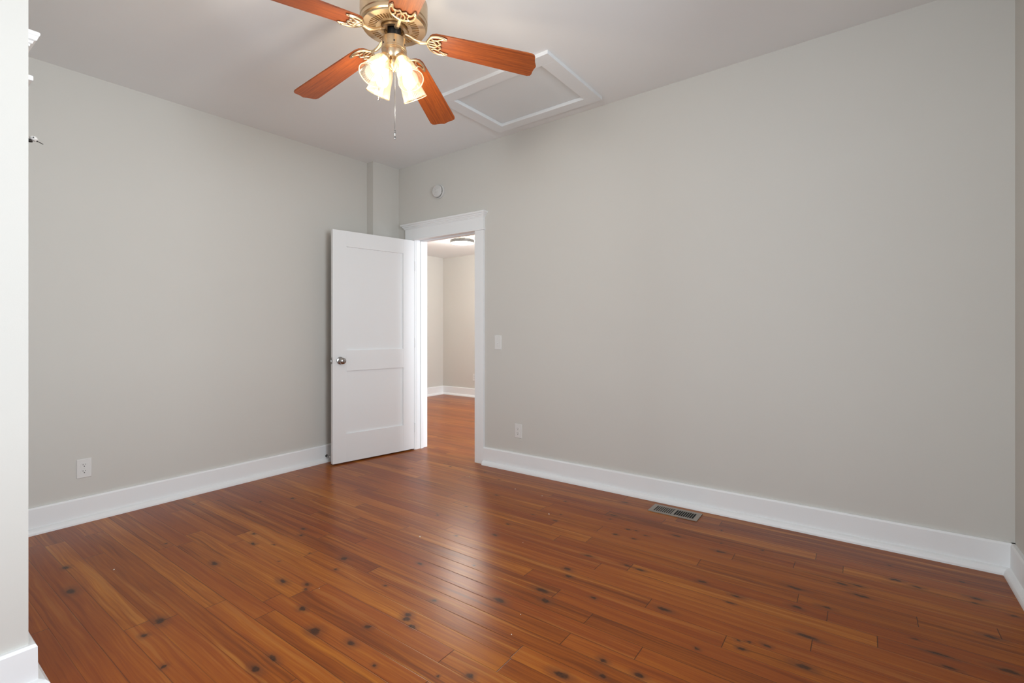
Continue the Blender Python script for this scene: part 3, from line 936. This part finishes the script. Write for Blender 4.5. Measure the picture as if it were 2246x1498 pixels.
chain(0.004, 0.001, zl(2.352), zl(2.085), 'chain_fob', 0.042)
chain(-0.030 * _R[0] * 1.0 - 0.04 * _R[0], -0.07 * _R[1], zl(2.40), zl(2.235), 'chain_fob', 0.014)

# ------------------------------------------------------------------ far room ceiling light
t = thing('ceiling_light', 'round drum ceiling light with a glowing white diffuser in the far room', 'ceiling light', (-4.474, 5.035, 2.462))
m = MB(); m.lathe([(0.07, 0), (0.07, -0.018), (0.03, -0.022), (0.0, -0.022)], 40); m.obj('ceiling_plate', M_CHROME, t, smooth=True)
m = MB(); m.lathe([(0.0, -0.100), (0.158, -0.100), (0.162, -0.096), (0.162, -0.066), (0.158, -0.062), (0.0, -0.062)], 64); m.obj('diffuser', M_DIFF, t, smooth=True)
m = MB(); m.lathe([(0.1625, -0.100), (0.167, -0.100), (0.167, -0.060), (0.1625, -0.060)], 64, close=True)
for k in range(3):
    a = 2 * PI * k / 3 + 0.5
    m.tube([(0.165 * math.cos(a), 0.165 * math.sin(a), -0.062), (0.06 * math.cos(a), 0.06 * math.sin(a), -0.020)], 0.003, 8)
m.obj('metal_ring', M_RING, t)
m = MB(); m.lathe([(0.020, -0.100), (0.020, -0.105), (0.009, -0.109), (0.011, -0.116), (0, -0.121)], 20); m.obj('finial', M_DARK, t, smooth=True)
point('far_room_lamp', (-4.474, 5.035, 2.30), 56, (1.0, 0.94, 0.87), 0.15)

# ------------------------------------------------------------------ hook past the near wall end
t = thing('wall_hook', 'small dark hook with a white round cap and thin pin beside the near wall end', 'hook', M=frame((-2.60, PY + 0.006, 1.905), (0, 1, 0)))
# local x = +Y (out of the door), y = -X, z up
m = MB(); m.box((0, -0.012, -0.03), (0.004, 0.012, 0.03), bev=0.001); m.obj('back_plate', M_DARK, t)
m = MB(); m.tube(arc([(0.003, 0, 0.0), (0.030, 0, 0.004), (0.050, 0, 0.003), (0.070, 0.0, -0.003)]), [0.005] * 6 + [0.008] * 7 + [0.0085] * 4 + [0.006, 0.003], 12, flat=0.75); m.obj('hook_arm', M_DARK, t, smooth=True)
Mc = Matrix.Translation((0.073, 0.0, 0.011)) @ Matrix.Rotation(0.35, 4, 'Y')
m = MB(); m.lathe([(0, -0.009), (0.008, -0.0075), (0.0125, -0.002), (0.0125, 0.003), (0.008, 0.008), (0, 0.0095)], 24, Mc); cp = m.obj('round_cap', M_PLASTIC, t, smooth=True)
m = MB(); m.lathe([(0.0022, 0), (0.0022, 0.002), (0, 0.002)], 10, Matrix.Translation((0.070, -0.0115, 0.012)) @ Matrix.Rotation(PI / 2, 4, 'X')); m.obj('screw', M_DARK, cp)
m = MB(); m.tube([(0.083, 0, 0.004), (0.100, 0.0, -0.003)], 0.0015, 8); m.lathe([(0.0045, 0), (0.004, 0.003), (0, 0.003)], 10, Matrix.Translation((0.081, 0, 0.005)) @ Matrix.Rotation(PI / 2, 4, 'Y')); m.obj('pin', M_DARK, t)

# ------------------------------------------------------------------ crumbs on the floor
m = MB(); m.lathe([(0.0, 0.0), (0.0035, 0.0002), (0.0042, 0.0018), (0.0022, 0.0036), (0.0, 0.0040)], 7)
cr0 = m.obj('crumb', M_CRUMB)
cr0['label'] = 'tiny pale crumb lying loose on the glossy wooden floor'; cr0['category'] = 'crumb'; cr0['group'] = 'crumbs scattered on the floor'
for k, (px, py, s_) in enumerate([(921, 1178, 1.35), (1030, 1046, .8), (1130, 1073, .9), (1189, 1088, .9), (1202, 1075, .7), (1204, 1128, 1.1), (1142, 1348, .55), (1122, 1392, .5), (1147, 1190, .5), (250, 1250, 1.0), (700, 1291, .5)]):
    o = cr0 if k == 0 else cr0.copy()
    if k: C.objects.link(o)
    x, y = floor_at(px, py)
    o.location = (x, y, 0.0002); o.scale = (s_, s_ * (0.7 + 0.1 * (k % 4)), s_); o.rotation_euler = (0, 0, k * 1.3)
